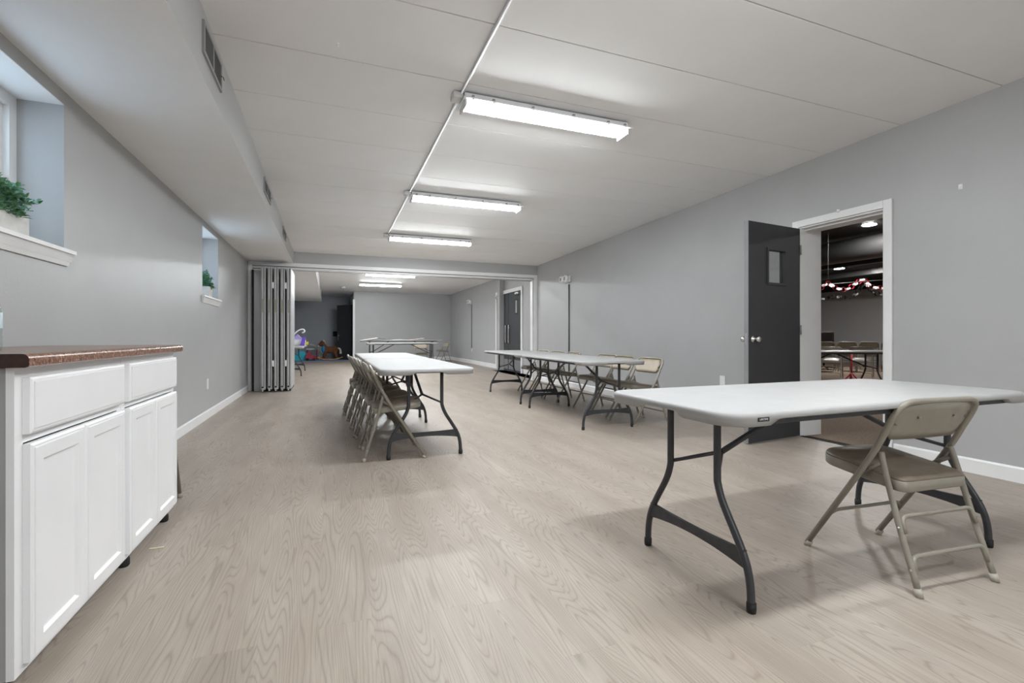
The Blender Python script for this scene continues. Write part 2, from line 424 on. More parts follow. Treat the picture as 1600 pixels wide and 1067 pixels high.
DOOR_ROT = math.radians(186)          # leaf swung into the hall, square to the wall
d = struct_root('door_1', (XR - .03, D1 - .005, 0), DOOR_ROT, 'charcoal door with small window, swung open into the hall')
LW, LH, LT = 0.755, 2.032, .044
# leaf in local x from hinge, y thickness; window hole between wx0..wx1, wz0..wz1
wx0, wx1, wz0, wz1 = .235, .475, 1.485, 1.79
def leaf(LW, LH, LT, hole):
    x0, x1, z0, z1 = hole; bm = B()
    xs, zs = [0, x0, x1, LW], [.012, z0, z1, LH]
    g = {}
    for s, y in enumerate((-LT/2, LT/2)):
        for i, x in enumerate(xs):
            for j, z in enumerate(zs): g[s, i, j] = bm.verts.new((x, y, z))
        for i in range(3):
            for j in range(3):
                if (i, j) != (1, 1):
                    q = [g[s, i, j], g[s, i+1, j], g[s, i+1, j+1], g[s, i, j+1]]
                    bm.faces.new(q if s == 0 else q[::-1])
    def strip(keys, mi=0):
        for a, b in zip(keys, keys[1:]):
            f = bm.faces.new((g[0, a[0], a[1]], g[0, b[0], b[1]], g[1, b[0], b[1]], g[1, a[0], a[1]])); f.material_index = mi
    strip([(0, 0), (1, 0), (2, 0), (3, 0)], 1); strip([(3, 0), (3, 1), (3, 2), (3, 3)], 1)
    strip([(3, 3), (2, 3), (1, 3), (0, 3)], 1); strip([(0, 3), (0, 2), (0, 1), (0, 0)], 1)
    strip([(1, 1), (1, 2), (2, 2), (2, 1), (1, 1)], 0)
    return bm
obj('leaf', leaf(LW, LH, LT, (wx0, wx1, wz0, wz1)), ('door_charcoal', 'door_edge'), d)
def frame_ring(x0, x1, z0, z1, b, y0, y1):
    bm = B()
    box(bm, (x0 - b, y0, z0 - b), (x0, y1, z1 + b)); box(bm, (x1, y0, z0 - b), (x1 + b, y1, z1 + b))
    box(bm, (x0, y0, z0 - b), (x1, y1, z0)); box(bm, (x0, y0, z1), (x1, y1, z1 + b)); return bm
f = obj('window_frame', frame_ring(wx0, wx1, wz0, wz1, .022, -LT/2 - .008, -LT/2), 'door_charcoal', d)
obj('window_frame', frame_ring(wx0, wx1, wz0, wz1, .022, LT/2, LT/2 + .008), 'door_charcoal', d)
obj('pane', bbox((wx0, -.003, wz0), (wx1, .003, wz1), 0), 'door_glass', d)
for s in (-1, 1):
    kb = B(); lathe(kb, ((.032, 0), (.032, .006), (.013, .012), (.012, .032), (.022, .040), (.029, .055), (.026, .068), (.012, .074)), 20, (0, 0, 0), 'y')
    if s < 0:
        for v in kb.verts: v.co.y *= -1
    for v in kb.verts: v.co += Vector((LW - .065, s*LT/2, .955))
    obj('knob', kb, 'chrome', d)
obj('latch_plate', bbox((LW, -.012, .90), (LW + .0015, .012, 1.01), 0), 'steel', d)
for z in (.25, 1.0, 1.78):
    obj('hinge', tube(B(), [(-.012, LT/2 + .004, z), (-.012, LT/2 + .004, z + .09)], .007, 8), 'steel', d)

# ---- double doors and frame in the far room's right wall
d2 = struct_root('door_2', (FXR, 0, 0), 0, 'pair of dark doors with pull bars in white frame')
da, db, dz = 11.67, 13.60, 2.20
for lo, hi in (((-.03, da - .10, 0), (0, da, dz + .10)), ((-.03, db, 0), (0, db + .10, dz + .10)), ((-.03, da, dz), (0, db, dz + .10))):
    obj('casing', bbox(lo, hi, .004), 'trim_white', d2)
mid = (da + db)/2
for a, b, s in ((da, mid - .004, 1), (mid + .004, db, -1)):
    lf = obj('leaf', bbox((-.012, a + .01, .012), (-.001, b - .01, dz), .002), 'door_charcoal', d2)
    ya = mid - s*.62
    obj('window_frame', bbox((-.016, ya - .10, 1.58), (-.012, ya + .10, 1.98), .001), 'dark_gap', lf)
    obj('pane', bbox((-.018, ya - .065, 1.61), (-.0158, ya + .065, 1.95), 0), 'panel_gloss', lf)
    obj('pull_bar', tube(B(), round_path([(-.012, mid - s*.12, .80), (-.055, mid - s*.12, .80), (-.055, mid - s*.12, 1.28), (-.012, mid - s*.12, 1.28)], .03), .022, 8), 'chrome', lf)
    obj('closer', bbox((-.09, mid - s*.80 - .12, dz - .10), (-.012, mid - s*.80 + .12, dz - .04), .006), 'steel', lf)
    obj('kick_plate', bbox((-.0145, a + .03, .05), (-.0122, b - .03, .33), 0), 'door_edge', lf)

# ---- dark door standing open at the end of the far wall
hx, hy_ = FXA + .02, FY - .35
d3 = struct_root('door_3', (FXA - .02, FY + .9, 0), math.radians(131), 'dark door standing ajar beside the alcove')
obj('leaf', bbox((0, -.022, .012), (.84, .022, 2.26), .003), 'door_charcoal', d3)
obj('lever_handle', tube(B(), round_path([(.77, .022, 1.0), (.77, .07, 1.0), (.62, .07, 1.0)], .02), .014, 8), 'chrome', d3)
obj('lock_plate', bbox((.745, .022, .80), (.795, .030, 1.07), .004), 'chrome', d3)
bm = B(); box(bm, (FXA - .03, FY - .012, 0), (FXA + .05, FY, 2.42))
struct('trim_far_door', bm, 'trim_white')

# ---- recessed windows on the left wall
def window(i, a, b):
    wn = struct_root('window_%d' % i, (XL - .20, 0, 0), 0, 'white double-hung window set deep in a recess')
    x0, x1 = -.06, 0.0
    def fr(name, y0, y1, z0, z1, bw, xa, xb, m='trim_white'):
        bm = B()
        box(bm, (xa, y0, z0), (xb, y0 + bw, z1)); box(bm, (xa, y1 - bw, z0), (xb, y1, z1))
        box(bm, (xa, y0 + bw, z0), (xb, y1 - bw, z0 + bw)); box(bm, (xa, y0 + bw, z1 - bw), (xb, y1 - bw, z1))
        return obj(name, bm, m, wn)
    fr('window_frame', a, b, WZ0, WZ1 - .004, .062, x0, x1)
    zm = 1.80
    up = fr('sash', a + .062, b - .062, zm - .02, WZ1 - .066, .042, -.05, -.028)
    lo = fr('sash', a + .062, b - .062, WZ0 + .062, zm + .02, .042, -.028, -.006)
    obj('pane', bbox((-.041, a + .1, zm + .02), (-.037, b - .1, WZ1 - .105), 0), 'window_glass', wn)
    obj('pane', bbox((-.019, a + .1, WZ0 + .10), (-.015, b - .1, zm - .02), 0), 'window_glass', wn)
    # moulded sill: board plus stepped crown moulding
    bm = B(); y0, y1 = a - .05, b + .05; X = .20
    prof = ((X, WZ0 - .018), (X, WZ0 + .002), (X + .036, WZ0 + .002), (X + .036, WZ0 - .018))
    extrude_poly(bm, prof, 'y', y0, y1)
    box(bm, (0, a, WZ0 - .005), (X + .001, b, WZ0 + .002))
    for (zt, zb, out, cut) in ((WZ0 - .018, WZ0 - .034, .030, .006), (WZ0 - .034, WZ0 - .062, .026, .010), (WZ0 - .062, WZ0 - .085, .016, .022)):
        pts = ((X, zt), (X + out, zt), (X + out*.66, zb), (X, zb))
        extrude_poly(bm, pts, 'y', y0 + cut, y1 - cut)
    obj('window_sill', bm, 'trim_white', wn)
window(1, *W1); window(2, *W2)

# ---- room behind the open door
SX0, SX1, SY0, SY1, SZ = XR + WT, 17.4, -1.5, 13.0, 2.62
bm = B(); box(bm, (XR + .03, SY0, -.12), (SX1 + .1, SY1, 0)); struct('floor_side_room', bm, 'carpet_brown', 'brown carpet beyond the open doorway')
bm = B(); box(bm, (SX0, SY0, SZ + .30), (SX1 + .1, SY1, SZ + .42)); struct('ceiling_side_room', bm, 'black_ceiling', 'black ceiling seen through the open doorway')
bm = B(); box(bm, (SX1, SY0, -.05), (SX1 + .2, SY1, SZ)); struct('wall_side_room_end', bm, 'wall_paint')
bm = B(); box(bm, (SX1, SY0, SZ), (SX1 + .2, SY1, SZ + .4)); struct('wall_side_room_top', bm, 'black_ceiling')
bm = B(); box(bm, (SX0, SY1, -.05), (SX1 + .2, SY1 + .2, SZ + .4)); struct('wall_side_room_far', bm, 'wall_paint')
bm = B(); box(bm, (SX0, SY0 - .2, -.05), (SX1 + .2, SY0, SZ + .4)); struct('wall_side_room_near', bm, 'wall_paint')

# ------------------------------------------------------------------ strip lights
def strip_light(label, x0, y, z, tilt=0.0, group='strip lights', lens='lens_lit'):
    t = thing('ceiling_light', label, 'ceiling light', (x0, y, z), 0, group); t.rotation_euler = (tilt, 0, 0)
    L, Wd = 1.33, .15
    hb = B()
    extrude_poly(hb, ((-Wd/2 + .012, 0), (Wd/2 - .012, 0), (Wd/2, -.050), (-Wd/2, -.050)), 'x', 0, L)
    obj('housing', hb, 'trim_white', t)
    # lens: shallow trough, rounded section, slightly inset ends
    lb = B(); sec = []
    for k in range(9):
        a = PI*k/8; sec.append((math.cos(a)*(Wd/2 - .006), -.050 - .040*math.sin(a)**1.0))
    A, C = [], []
    for (yy, zz) in sec:
        A.append(lb.verts.new((.012, yy, zz))); C.append(lb.verts.new((L - .012, yy, zz)))
    for i in range(8): lb.faces.new((A[i], A[i+1], C[i+1], C[i])).smooth = True
    lb.faces.new(A[::-1]); lb.faces.new(C); lb.faces.new((A[0], C[0], C[-1], A[-1]))
    obj('lens', lb, lens, t)
    obj('gasket', frame_flat(L, Wd), 'trim_white', t)
    for xa in (-.002, L - .012):
        obj('end_cap', bbox((xa, -Wd/2 - .004, -.094), (xa + .014, Wd/2 + .004, -.0565), .004), 'lens_end', t)
    for s in (-1, 1):
        for x in (.05, .20, .50, .83, 1.13, 1.28):
            obj('clip', bbox((x - .009, s*(Wd/2 + .016) - .011, -.060), (x + .009, s*(Wd/2 + .016) + .011, -.030), .002, 1), 'clip_grey', t)
    return t
def frame_flat(L, Wd):
    bm = B(); b = .012; fl = .030  # flange widened to shade the ceiling beside the lens
    box(bm, (0, -Wd/2 - fl, -.056), (L, -Wd/2 + b - .006, -.048)); box(bm, (0, Wd/2 - b + .006, -.056), (L, Wd/2 + fl, -.048))
    box(bm, (-.016, -Wd/2 - fl, -.056), (.012, Wd/2 + fl, -.048)); box(bm, (L - .012, -Wd/2 - fl, -.056), (L + .016, Wd/2 + fl, -.048)); return bm
LY = (7.68, 5.50, 3.25, 1.05, -1.15, -3.35, -5.55)  # last two are added behind the camera to brighten the near ceiling
names = ('first', 'second', 'third', 'fourth', 'fifth', 'sixth', 'seventh (added, unseen)')
for n, y in zip(names, LY):
    strip_light('lit strip light on the ceiling conduit, %s counting from the wide opening' % n, .875, y, zc(y) - .012, TILT)
for n, y in (('added unseen just past the opening header', 10.85), ('midway to the end wall', 13.5), ('nearest the far end wall', 16.2)):  # the first is an added lamp that brightens the far room
    strip_light('lit strip light in the far room, the one %s' % n, .92, y, FZ - .012, 0.0, 'far room strip lights', 'lens_lit_far')
# conduit feeding them, with a box at each light
t = thing('ceiling_conduit', 'thin white conduit running along the ceiling past the strip lights', 'conduit', (0, 0, 0))
pts = []
for y in (YB + .05, YO - 1.9): pts.append((.858, y, zc(y) - .012))
obj('pipe', tube(B(), pts, .011, 8), 'white_conduit', t)
for y in LY:
    obj('junction_box', bbox((.80, y - .05, zc(y) - .045), (.868, y + .05, zc(y) - .002), .008), 'white_conduit', t)

# ------------------------------------------------------------------ soffit vents
def vent(label, ya, yb, z0, z1):
    t = thing('air_vent', label, 'vent', (SOFX, (ya + yb)/2, (z0 + z1)/2), 0, 'soffit vents')
    a, b, h = (ya - yb)/2, (yb - ya)/2, (z1 - z0)/2
    fb = .018; bm = B()
    box(bm, (0, a, -h), (.012, b, -h + fb)); box(bm, (0, a, h - fb), (.012, b, h)); box(bm, (0, a, -h + fb), (.012, a + fb, h - fb)); box(bm, (0, b - fb, -h + fb), (.012, b, h - fb))
    box(bm, (0, -.008, -h + fb), (.012, .008, h - fb))
    obj('frame', bm, 'vent_metal', t)
    obj('shade_backing', bbox((.0005, a + fb, -h + fb), (.002, b - fb, h - fb), 0), 'dark_gap', t)  # dark sheet in place of the shaded hollow behind the slats
    sl = finish(bbox((.002, -.0015, -h + fb), (.010, .0015, h - fb), 0), 'slat'); sl.materials.append(MAT['vent_slat_shaded'])
    n = int((yb - ya - 2*fb)/.016)
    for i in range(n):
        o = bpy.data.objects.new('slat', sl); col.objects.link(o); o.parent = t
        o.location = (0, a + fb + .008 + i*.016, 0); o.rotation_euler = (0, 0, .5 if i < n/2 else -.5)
    obj('damper_lever', tube(B(), round_path([(.010, b - .03, .0), (.018, b - .005, .008), (.018, b + .02, .0)], .006), .0022, 6), 'dark_gap', t)
vent('louvred grey air vent on the soffit side, third from the wide opening', 2.86, 3.30, 2.445, 2.615)
vent('louvred grey air vent on the soffit side, second from the wide opening', 5.33, 5.88, 2.43, 2.575)
vent('louvred grey air vent on the soffit side, first from the wide opening', 7.40, 7.90, 2.40, 2.53)

# ------------------------------------------------------------------ folding tables
def table_top(L, Wd, H, th=.047, r=.10):
    """rounded slab; the skirt is deep at the corners and scalloped between the legs"""
    bm = B(); P = []
    hx, hy = L/2, Wd/2
    def edge(x0, y0, x1, y1, n):
        for k in range(n): P.append((x0 + (x1-x0)*k/n, y0 + (y1-y0)*k/n))
    def arc(cx, cy, a0, n=7):
        for k in range(n): a = a0 + PI/2*k/n; P.append((cx + r*math.cos(a), cy + r*math.sin(a)))
    edge(-hx + r, -hy, hx - r, -hy, 44); arc(hx - r, -hy + r, -PI/2); edge(hx, -hy + r, hx, hy - r, 26); arc(hx - r, hy - r, 0)
    edge(hx - r, hy, -hx + r, hy, 44); arc(-hx + r, hy - r, PI/2); edge(-hx, hy - r, -hx, -hy + r, 26); arc(-hx + r, -hy + r, PI)
    def sm(t): t = max(0, min(1, t)); return t*t*(3-2*t)
    def depth(x, y):
        if abs(y) > hy - .001:   # long side: shallow between the legs
            return th - .024*sm((hx - .17 - abs(x))/.06)
        if abs(x) > hx - .001:   # short end: arch in the middle
            return th - .020*sm((.15 - abs(y))/.05)
        return th
    rings = []
    for ins, zf in ((.022, 0), (.016, 0), (.013, .002), (.008, .001), (.003, .005), (0, .012), (0, .022), (.002, .026), (.002, 1.0), (.020, 1.0), (.026, .024)):
        ring = []
        for x, y in P:
            sx, sy = (hx - ins)/hx, (hy - ins)/hy
            z = H - (zf if zf < .5 else depth(x, y))
            ring.append(bm.verts.new((x*sx, y*sy, z)))
        rings.append(ring)
    n = len(P)
    bm.faces.new(rings[0])
    for a, b in zip(rings, rings[1:]):
        for k in range(n): bm.faces.new((a[k], b[k], b[(k+1) % n], a[(k+1) % n])).smooth = True
    bm.faces.new(rings[-1][::-1])
    return bm
def folding_table(label, loc, rz, L=1.83, s=1.47, Wd=.76, H=.727, badge=False, group='white folding tables', fold=False, dark=False):
    t = thing('folding_table', label, 'table', loc, rz, group)
    top = obj('tabletop', table_top(L, Wd, H), 'dark_tabletop' if dark else 'plastic_white', t)
    if fold:
        obj('fold_seam', bbox((-.002, -Wd/2 + .01, H - .0005), (.002, Wd/2 - .01, H + .0008), 0), 'clip_grey', top)
    for sy in (-1, 1):
        obj('side_rail', bbox((-L/2 + .17, sy*(Wd/2 - .035) - .011, H - .048), (L/2 - .17, sy*(Wd/2 - .035) + .011, H - .0245), .003), 'charcoal_metal', t)
    prof = ((.135, H - .028), (.135, .46), (.139, .41), (.165, .345), (.225, .250), (.268, .175), (.289, .10), (.295, .012))
    for sx in (-1, 1):
        x = sx*s/2
        for sy in (-1, 1):
            lg = obj('leg', tube(B(), smooth_path([(x, sy*y, z) for y, z in prof], 4), .0142, 10), 'charcoal_metal', t)
            obj('foot_cap', tube(B(), [(x, sy*.2948, 0), (x, sy*.2948, .012), (x, sy*.2942, .035)], [.0155, .0172, .0168], 10), 'black_rubber', lg)
        # arched lower cross plate
        bm = B(); n = 13; ring = []
        for k in range(n):
            y = -.268 + .536*k/(n-1); q = (y/.268)**2
            ring.append((y, .190 + .012*(1-q) + .020*q, .190 - .022*(1-q*.2) - .028*q))
        vs = []
        for y, zt, zb in ring:
            vs.append([bm.verts.new((x + dx, y, z)) for dx, z in ((-.007, zt), (.007, zt), (.007, zb), (-.007, zb))])
        for a, b in zip(vs, vs[1:]):
            for k in range(4): bm.faces.new((a[k], b[k], b[(k+1) % 4], a[(k+1) % 4]))
        bm.faces.new(vs[0]); bm.faces.new(vs[-1][::-1])
        obj('cross_plate', bm, 'charcoal_metal', t)
        # Y brace: two rods to a pivot, one bar up to the underside
        pv = Vector((x - sx*.155, 0, .492))
        for sy in (-1, 1):
            obj('brace_rod', tube(B(), [(x, sy*.1355, .435), pv], .0085, 8), 'charcoal_metal', t)
        obj('brace_bar', tube(B(), [pv, (x - sx*.66, 0, H - .027)], .0125, 8), 'charcoal_metal', t)
        obj('hinge_bar', tube(B(), [(x, -Wd/2 + .05, H - .034), (x, Wd/2 - .05, H - .034)], .012, 8), 'charcoal_metal', t)
    if badge:
        bx = -L/2 + .115
        bd = obj('badge', bbox((bx, -Wd/2 - .0012, H - .0305), (bx + .052, -Wd/2 + .001, H - .0165), .0008, 1), 'badge_black', top)
        cu = bpy.data.curves.new('lettering', 'FONT'); cu.body = 'LIFETIME'; cu.size = .0095; cu.align_x = 'CENTER'; cu.align_y = 'CENTER'; cu.extrude = .0002; cu.space_character = 1.05
        tmp = bpy.data.objects.new('tmp', cu); col.objects.link(tmp)
        me = bpy.data.meshes.new_from_object(tmp.evaluated_get(bpy.context.evaluated_depsgraph_get()))
        bpy.data.objects.remove(tmp); me.materials.clear()
        o = obj('lettering', me, 'badge_white', bd)
        o.location = (bx + .026, -Wd/2 - .0016, H - .0235); o.rotation_euler = (PI/2, 0, 0)
    return t
folding_table('white folding table standing alone with one chair, between camera side and open doorway', (2.14, 1.575, 0), 0, badge=True)
folding_table('white folding table in the middle pair, the end nearer the white cabinet', (.735, 4.65, 0), PI/2, 1.88, 1.53)
folding_table('white folding table in the middle pair, the end nearer the wide opening', (.735, 6.56, 0), PI/2, 1.88, 1.53)
RA = PI/2 - .045
folding_table('white folding table along the right wall, the end nearer the lone table', (2.815, 5.18, 0), RA, 1.95, 1.60)
folding_table('white folding table along the right wall, the end nearer the wide opening', (2.915, 7.17, 0), RA, 1.95, 1.60)
folding_table('white folding table in the far room, in front of a longer card-covered table', (2.13, 15.0, 0), -.02, 2.15, 1.75, .76, .775, fold=True)
folding_table('long folding table in the far room, covered with flat cards', (2.32, 16.6, 0), -.02, 2.72, 2.1, .76, .85)
folding_table('folding table with toys on it, half hidden behind the folding partition', (-.93, 13.75, 0), PI/2, 2.3, 1.95, .70)

# ------------------------------------------------------------------ folding chairs
def make_chair(label, group):
    t = thing('folding_chair', label, 'chair', (0, 0, 0), 0, group)
    R = .0122; hw = .222
    # main inverted U: front feet, up past the seat, over the top of the back
    side = [(.235, .015), (-.075, .505), (-.175, .715)]
    L_ = [(-hw, y, z) for y, z in side]; R_ = [(hw, y, z) for y, z in side]
    top = [(-hw, -.175, .715), (-hw*.985, -.183, .732)]
    path = L_[:2] + [(-hw, -.182, .728), (hw, -.182, .728)] + R_[:2][::-1]
    obj('frame', tube(B(), round_path(path, .075, 7), R, 10), 'beige_metal', t)
    # rear legs
    for s in (-1, 1):
        obj('rear_leg', tube(B(), smooth_path([(s*.198, -.088, .512), (s*.204, -.105, .45), (s*.207, -.165, .235), (s*.210, -.235, .015)], 4), R*.95, 10), 'beige_metal', t)
        obj('foot_cap', tube(B(), [(s*.2105, -.238, 0), (s*.2105, -.230, .03)], [.0145, .0135], 10), 'beige_rubber', t)
        obj('foot_cap', tube(B(), [(s*hw, .238, 0), (s*hw, .220, .026)], [.0145, .0135], 10), 'beige_rubber', t)
        # link from the leg top to the seat side
        bm = B(); tube(bm, [(s*.207, -.095, .470), (s*.2, -.02, .420)], .009, 8)
        obj('seat_link', bm, 'beige_metal', t)
        obj('rivet', tube(B(), [(s*.204, -.168, .235), (s*.224, -.168, .235)], .005, 8), 'steel', t)
        obj('rivet', tube(B(), [(s*.204, -.212, .09), (s*.224, -.212, .09)], .005, 8), 'steel', t)
    def leg_y(z): return -.235 + (.147)*(z/.512)**1.15
    for z0, z1 in ((.215, .275), (.075, .135)):
        p = [(-.200, leg_y(z0), z0), (-.196, leg_y(z1), z1), (.196, leg_y(z1), z1), (.200, leg_y(z0), z0)]
        obj('crossbar', tube(B(), round_path(p, .055, 6), .0085, 8), 'beige_metal', t)
    yb = lambda z: .235 - .31*(z - .015)/.49
    obj('crossbar', tube(B(), round_path([(-hw, yb(.175), .175), (-hw + .03, yb(.20), .205), (hw - .03, yb(.20), .205), (hw, yb(.175), .175)], .03, 4), .008, 8), 'beige_metal', t)
    # backrest: pressed curved sheet, pad on the front
    def back(y_off, thick, inset, m, name, par):
        bm = B(); nx, nz = 12, 5; G = {}
        zb, zt = .560 + inset, .722 - inset*.6
        for s_, dy in enumerate((0, thick)):
            for i in range(nx + 1):
                u = -1 + 2*i/nx
                for j in range(nz + 1):
                    v = j/nz
                    rz = .16*max(0, abs(u) - .80)**2/.04      # rounded corners
                    z = zb + (zt - zb)*v
                    z = z - rz*.32*(v if v > .5 else 0)*1.0 + (rz*.22*(1 - v) if v < .5 else 0)
                    yc = -.182 + (.728 - z)*.475
                    y = yc - .016*(1 - u*u) + y_off + dy
                    G[s_, i, j] = bm.verts.new((u*(hw - .006 - inset), y, z))
            for i in range(nx):
                for j in range(nz): bm.faces.new((G[s_, i, j], G[s_, i+1, j], G[s_, i+1, j+1], G[s_, i, j+1])).smooth = True
        rim = [(i, 0) for i in range(nx)] + [(nx, j) for j in range(nz)] + [(i, nz) for i in range(nx, 0, -1)] + [(0, j) for j in range(nz, 0, -1)]
        for a, b in zip(rim, rim[1:] + rim[:1]): bm.faces.new((G[0, a[0], a[1]], G[0, b[0], b[1]], G[1, b[0], b[1]], G[1, a[0], a[1]]))
        return obj(name, bm, m, par)
    br = back(.002, .004, .004, 'beige_metal', 'backrest', t)
    back(.0065, .016, .012, 'beige_vinyl', 'back_pad', br)
    obj('screw', tube(B(), [(-.10, -.170, .66), (-.10, -.160, .66)], .005, 8), 'steel', br)
    obj('screw', tube(B(), [(.10, -.170, .66), (.10, -.160, .66)], .005, 8), 'steel', br)
    # seat: pan with rim and domed vinyl cushion, tilted back
    def seat_outline(n=8):
        pts = []; yb_, yf, wb, wf, r = -.165, .215, .188, .190, .085
        def corner(cx, cy, a0, rr):
            for k in range(n + 1):
                a = a0 + PI/2*k/n; pts.append((cx + rr*math.cos(a), cy + rr*math.sin(a)))
        corner(wb - .04, yb_ + .04, -PI/2, .04); corner(wf - r, yf - r, 0, r); corner(-wf + r, yf - r, PI/2, r); corner(-wb + .04, yb_ + .04, PI, .04)
        return pts
    tilt = lambda y: .405 + (y + .165)*.105
    def shell(rings_, m, name):
        bm = B(); pts = seat_outline(); rs = []
        for sc_, dz in rings_:
            rs.append([bm.verts.new((x*sc_, (y - .025)*sc_ + .025, tilt(y) + dz)) for x, y in pts])
        for a, b in zip(rs, rs[1:]):
            for k in range(len(pts)): bm.faces.new((a[k], a[(k+1) % len(pts)], b[(k+1) % len(pts)], b[k])).smooth = True
        bm.faces.new(rs[0][::-1]); bm.faces.new(rs[-1]); return obj(name, bm, m, t)
    shell(((.93, -.040), (.985, -.040), (1.0, -.036), (1.0, 0), (.99, .002)), 'beige_metal', 'seat_pan')
    shell(((.985, .0022), (.988, .006), (.965, .013), (.88, .020), (.6, .025), (.25, .026)), 'brown_vinyl', 'seat_cushion')
    return t
chair0 = make_chair('beige folding chair pulled up to the lone white table', 'folding chairs')
chair0.location = (2.305, 1.345, 0); chair0.rotation_euler = (0, 0, -.085)
ords = ('first', 'second', 'third', 'fourth', 'fifth', 'sixth')
for i, n in enumerate(ords):
    dup(chair0, (.506 - .019*i + rnd.uniform(-.008, .008), 4.085 + .493*i, 0), -PI/2 + rnd.uniform(-.05, .05),
        'folding chair beside the middle tables, %s counting from the white cabinet end' % n, 'folding chairs at the middle tables')
for (x, y, a), n in zip(((3.315, 4.585, .03), (3.31, 5.10, -.02), (3.37, 5.585, .05), (3.375, 6.56, -.02), (3.38, 7.13, .03), (3.39, 7.70, 0)), ords):
    dup(chair0, (x, y, 0), PI/2 + a, 'folding chair between right wall and tables, %s counting from the open doorway' % n, 'folding chairs along the right wall')
dup(chair0, (4.05, 17.9, 0), PI/2 + .25, 'folding chair at the end of the long card-covered table in the far room')
dup(chair0, (2.85, 15.75, 0), PI, 'folding chair pushed under the far room tables')

# chair folded flat, leaning on the end of the cabinet
t = thing('folded_chair', 'beige folding chair folded flat, leaning behind the end of the white cabinet', 'chair', (-1.069, 3.44, 0), 0)
t.rotation_euler = (.36, 0, 0)
obj('frame', tube(B(), round_path([(-.222, 0, .012), (-.222, 0, .86), (.222, 0, .86), (.222, 0, .012)], .075, 6), .0115, 10), 'beige_metal', t)
for s in (-1, 1):
    obj('rear_leg', tube(B(), [(s*.205, .028, .03), (s*.205, .022, .52)], .011, 8), 'beige_metal', t)
    obj('foot_cap', tube(B(), [(s*.222, 0, .004), (s*.222, 0, .034)], [.0145, .0135], 10), 'beige_rubber', t)
obj('backrest', bbox((-.21, -.012, .66), (.21, .004, .85), .008), 'beige_metal', t)
obj('seat', bbox((-.19, -.02, .22), (.19, .02, .60), .012), 'brown_vinyl', t)

# ------------------------------------------------------------------ cabinets and worktop
CX = -.80
def cabinet(label, y0, y1, end_near):
    t = thing('base_cabinet', label, 'cabinet', (CX, y0, 0), 0, 'white base cabinets')
    w = y1 - y0
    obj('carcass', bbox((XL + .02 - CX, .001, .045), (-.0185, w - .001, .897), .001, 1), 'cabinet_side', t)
    # face frame
    bm = B(); X0, X1 = -.018, 0
    box(bm, (X0, .0005, .045), (X1, .040, .897)); box(bm, (X0, w - .040, .045), (X1, w - .0005, .897))
    for z0, z1 in ((.045, .085), (.685, .712), (.860, .897)): box(bm, (X0, .040, z0), (X1, w - .040, z1))
    obj('face_frame', bm, 'cabinet_white', t)
    def slab(lo, hi):
        """overlay front with a stepped edge"""
        y0_, z0_ = lo; y1_, z1_ = hi; bm = B()
        rs = []
        for ins, x in ((0, .0005), (0, .017), (.006, .0205), (.012, .0205), (.014, .024)):
            rs.append([bm.verts.new((x, y, z)) for y, z in ((y0_ + ins, z0_ + ins), (y1_ - ins, z0_ + ins), (y1_ - ins, z1_ - ins), (y0_ + ins, z1_ - ins))])
        for a, b in zip(rs, rs[1:]):
            for k in range(4): bm.faces.new((a[k], a[(k+1) % 4], b[(k+1) % 4], b[k]))
        bm.faces.new(rs[0][::-1]); return bm, rs[-1]
    bm, last = slab((.035, .709), (w - .018, .868)); bm.faces.new(last)
    obj('drawer', bm, 'cabinet_white', t)
    for a, b in ((.037, w/2 - .002), (w/2 + .002, w - .014)):
        bm, last = slab((a, .068), (b, .681))
        # recessed panel inside the stiles and rails
        prev = last
        for ins, x in ((.052, .024), (.060, .0155), (.066, .0145)):
            y0_, y1_, z0_, z1_ = a + ins, b - ins, .068 + ins, .681 - ins
            cur = [bm.verts.new((x, y, z)) for y, z in ((y0_, z0_), (y1_, z0_), (y1_, z1_), (y0_, z1_))]
            for k in range(4): bm.faces.new((prev[k], prev[(k+1) % 4], cur[(k+1) % 4], cur[k]))
            prev = cur
        dr = obj('door', bm, 'cabinet_white', t)
        pb = bbox((.0115, a + .066, .068 + .066), (.0148, b - .066, .681 - .066), 0)
        obj('panel', pb, 'cabinet_white', dr)
    for y in ((.09, w - .09) if end_near else (.09, w - .09)):
        for x in ((-.06, -.50) if end_near else (-.020, -.50)):
            obj('foot', lathe(B(), ((.018, 0), (.022, .006), (.022, .03), (.016, .0455)), 14, (x, y, 0)), 'dark_gap', t)
cabinet('white base cabinet with a drawer over two doors, the end with the exposed grey side', 1.697, 2.408, True)
cabinet('white base cabinet with a drawer over two doors, the end nearer the wide opening', 2.409, 3.118, False)
# worktop: rounded front edge, raw dark ends
bm = B(); prof = [(XL + .02, .8985), (-.765, .8985), (-.757, .903)]
for k in range(7):
    a = PI/2*k/6; prof.append((-.773 + .016*math.cos(a), .920 + .016*math.sin(a)))
prof += [(XL + .02, .936)]
extrude_poly(bm, prof, 'y', 1.672, 3.125)
for f in bm.faces:
    if len(f.verts) > 4 and f.calc_center_median().y < 2: f.material_index = 1
wt = tag(obj('worktop', bm, ('laminate', 'laminate_end')), 'speckled brown laminate worktop with rounded edge over the white cabinets', 'worktop')

# bottle on the worktop
t = thing('water_bottle', 'clear plastic water bottle standing on the brown worktop', 'bottle', (-1.114, 2.222, .9362))
obj('body', lathe(B(), ((.028, 0), (.032, .006), (.032, .05), (.030, .055), (.032, .06), (.032, .135), (.024, .165), (.0135, .185), (.0135, .192)), 24), 'bottle_clear', t)
obj('bottle_label', lathe(B(), ((.0322, .075), (.0325, .076), (.0325, .13), (.0322, .131)), 24), 'bottle_label', t)
obj('cap', lathe(B(), ((.0145, .1922), (.0148, .194), (.0148, .208), (.013, .2095)), 20), 'cap_white', t)

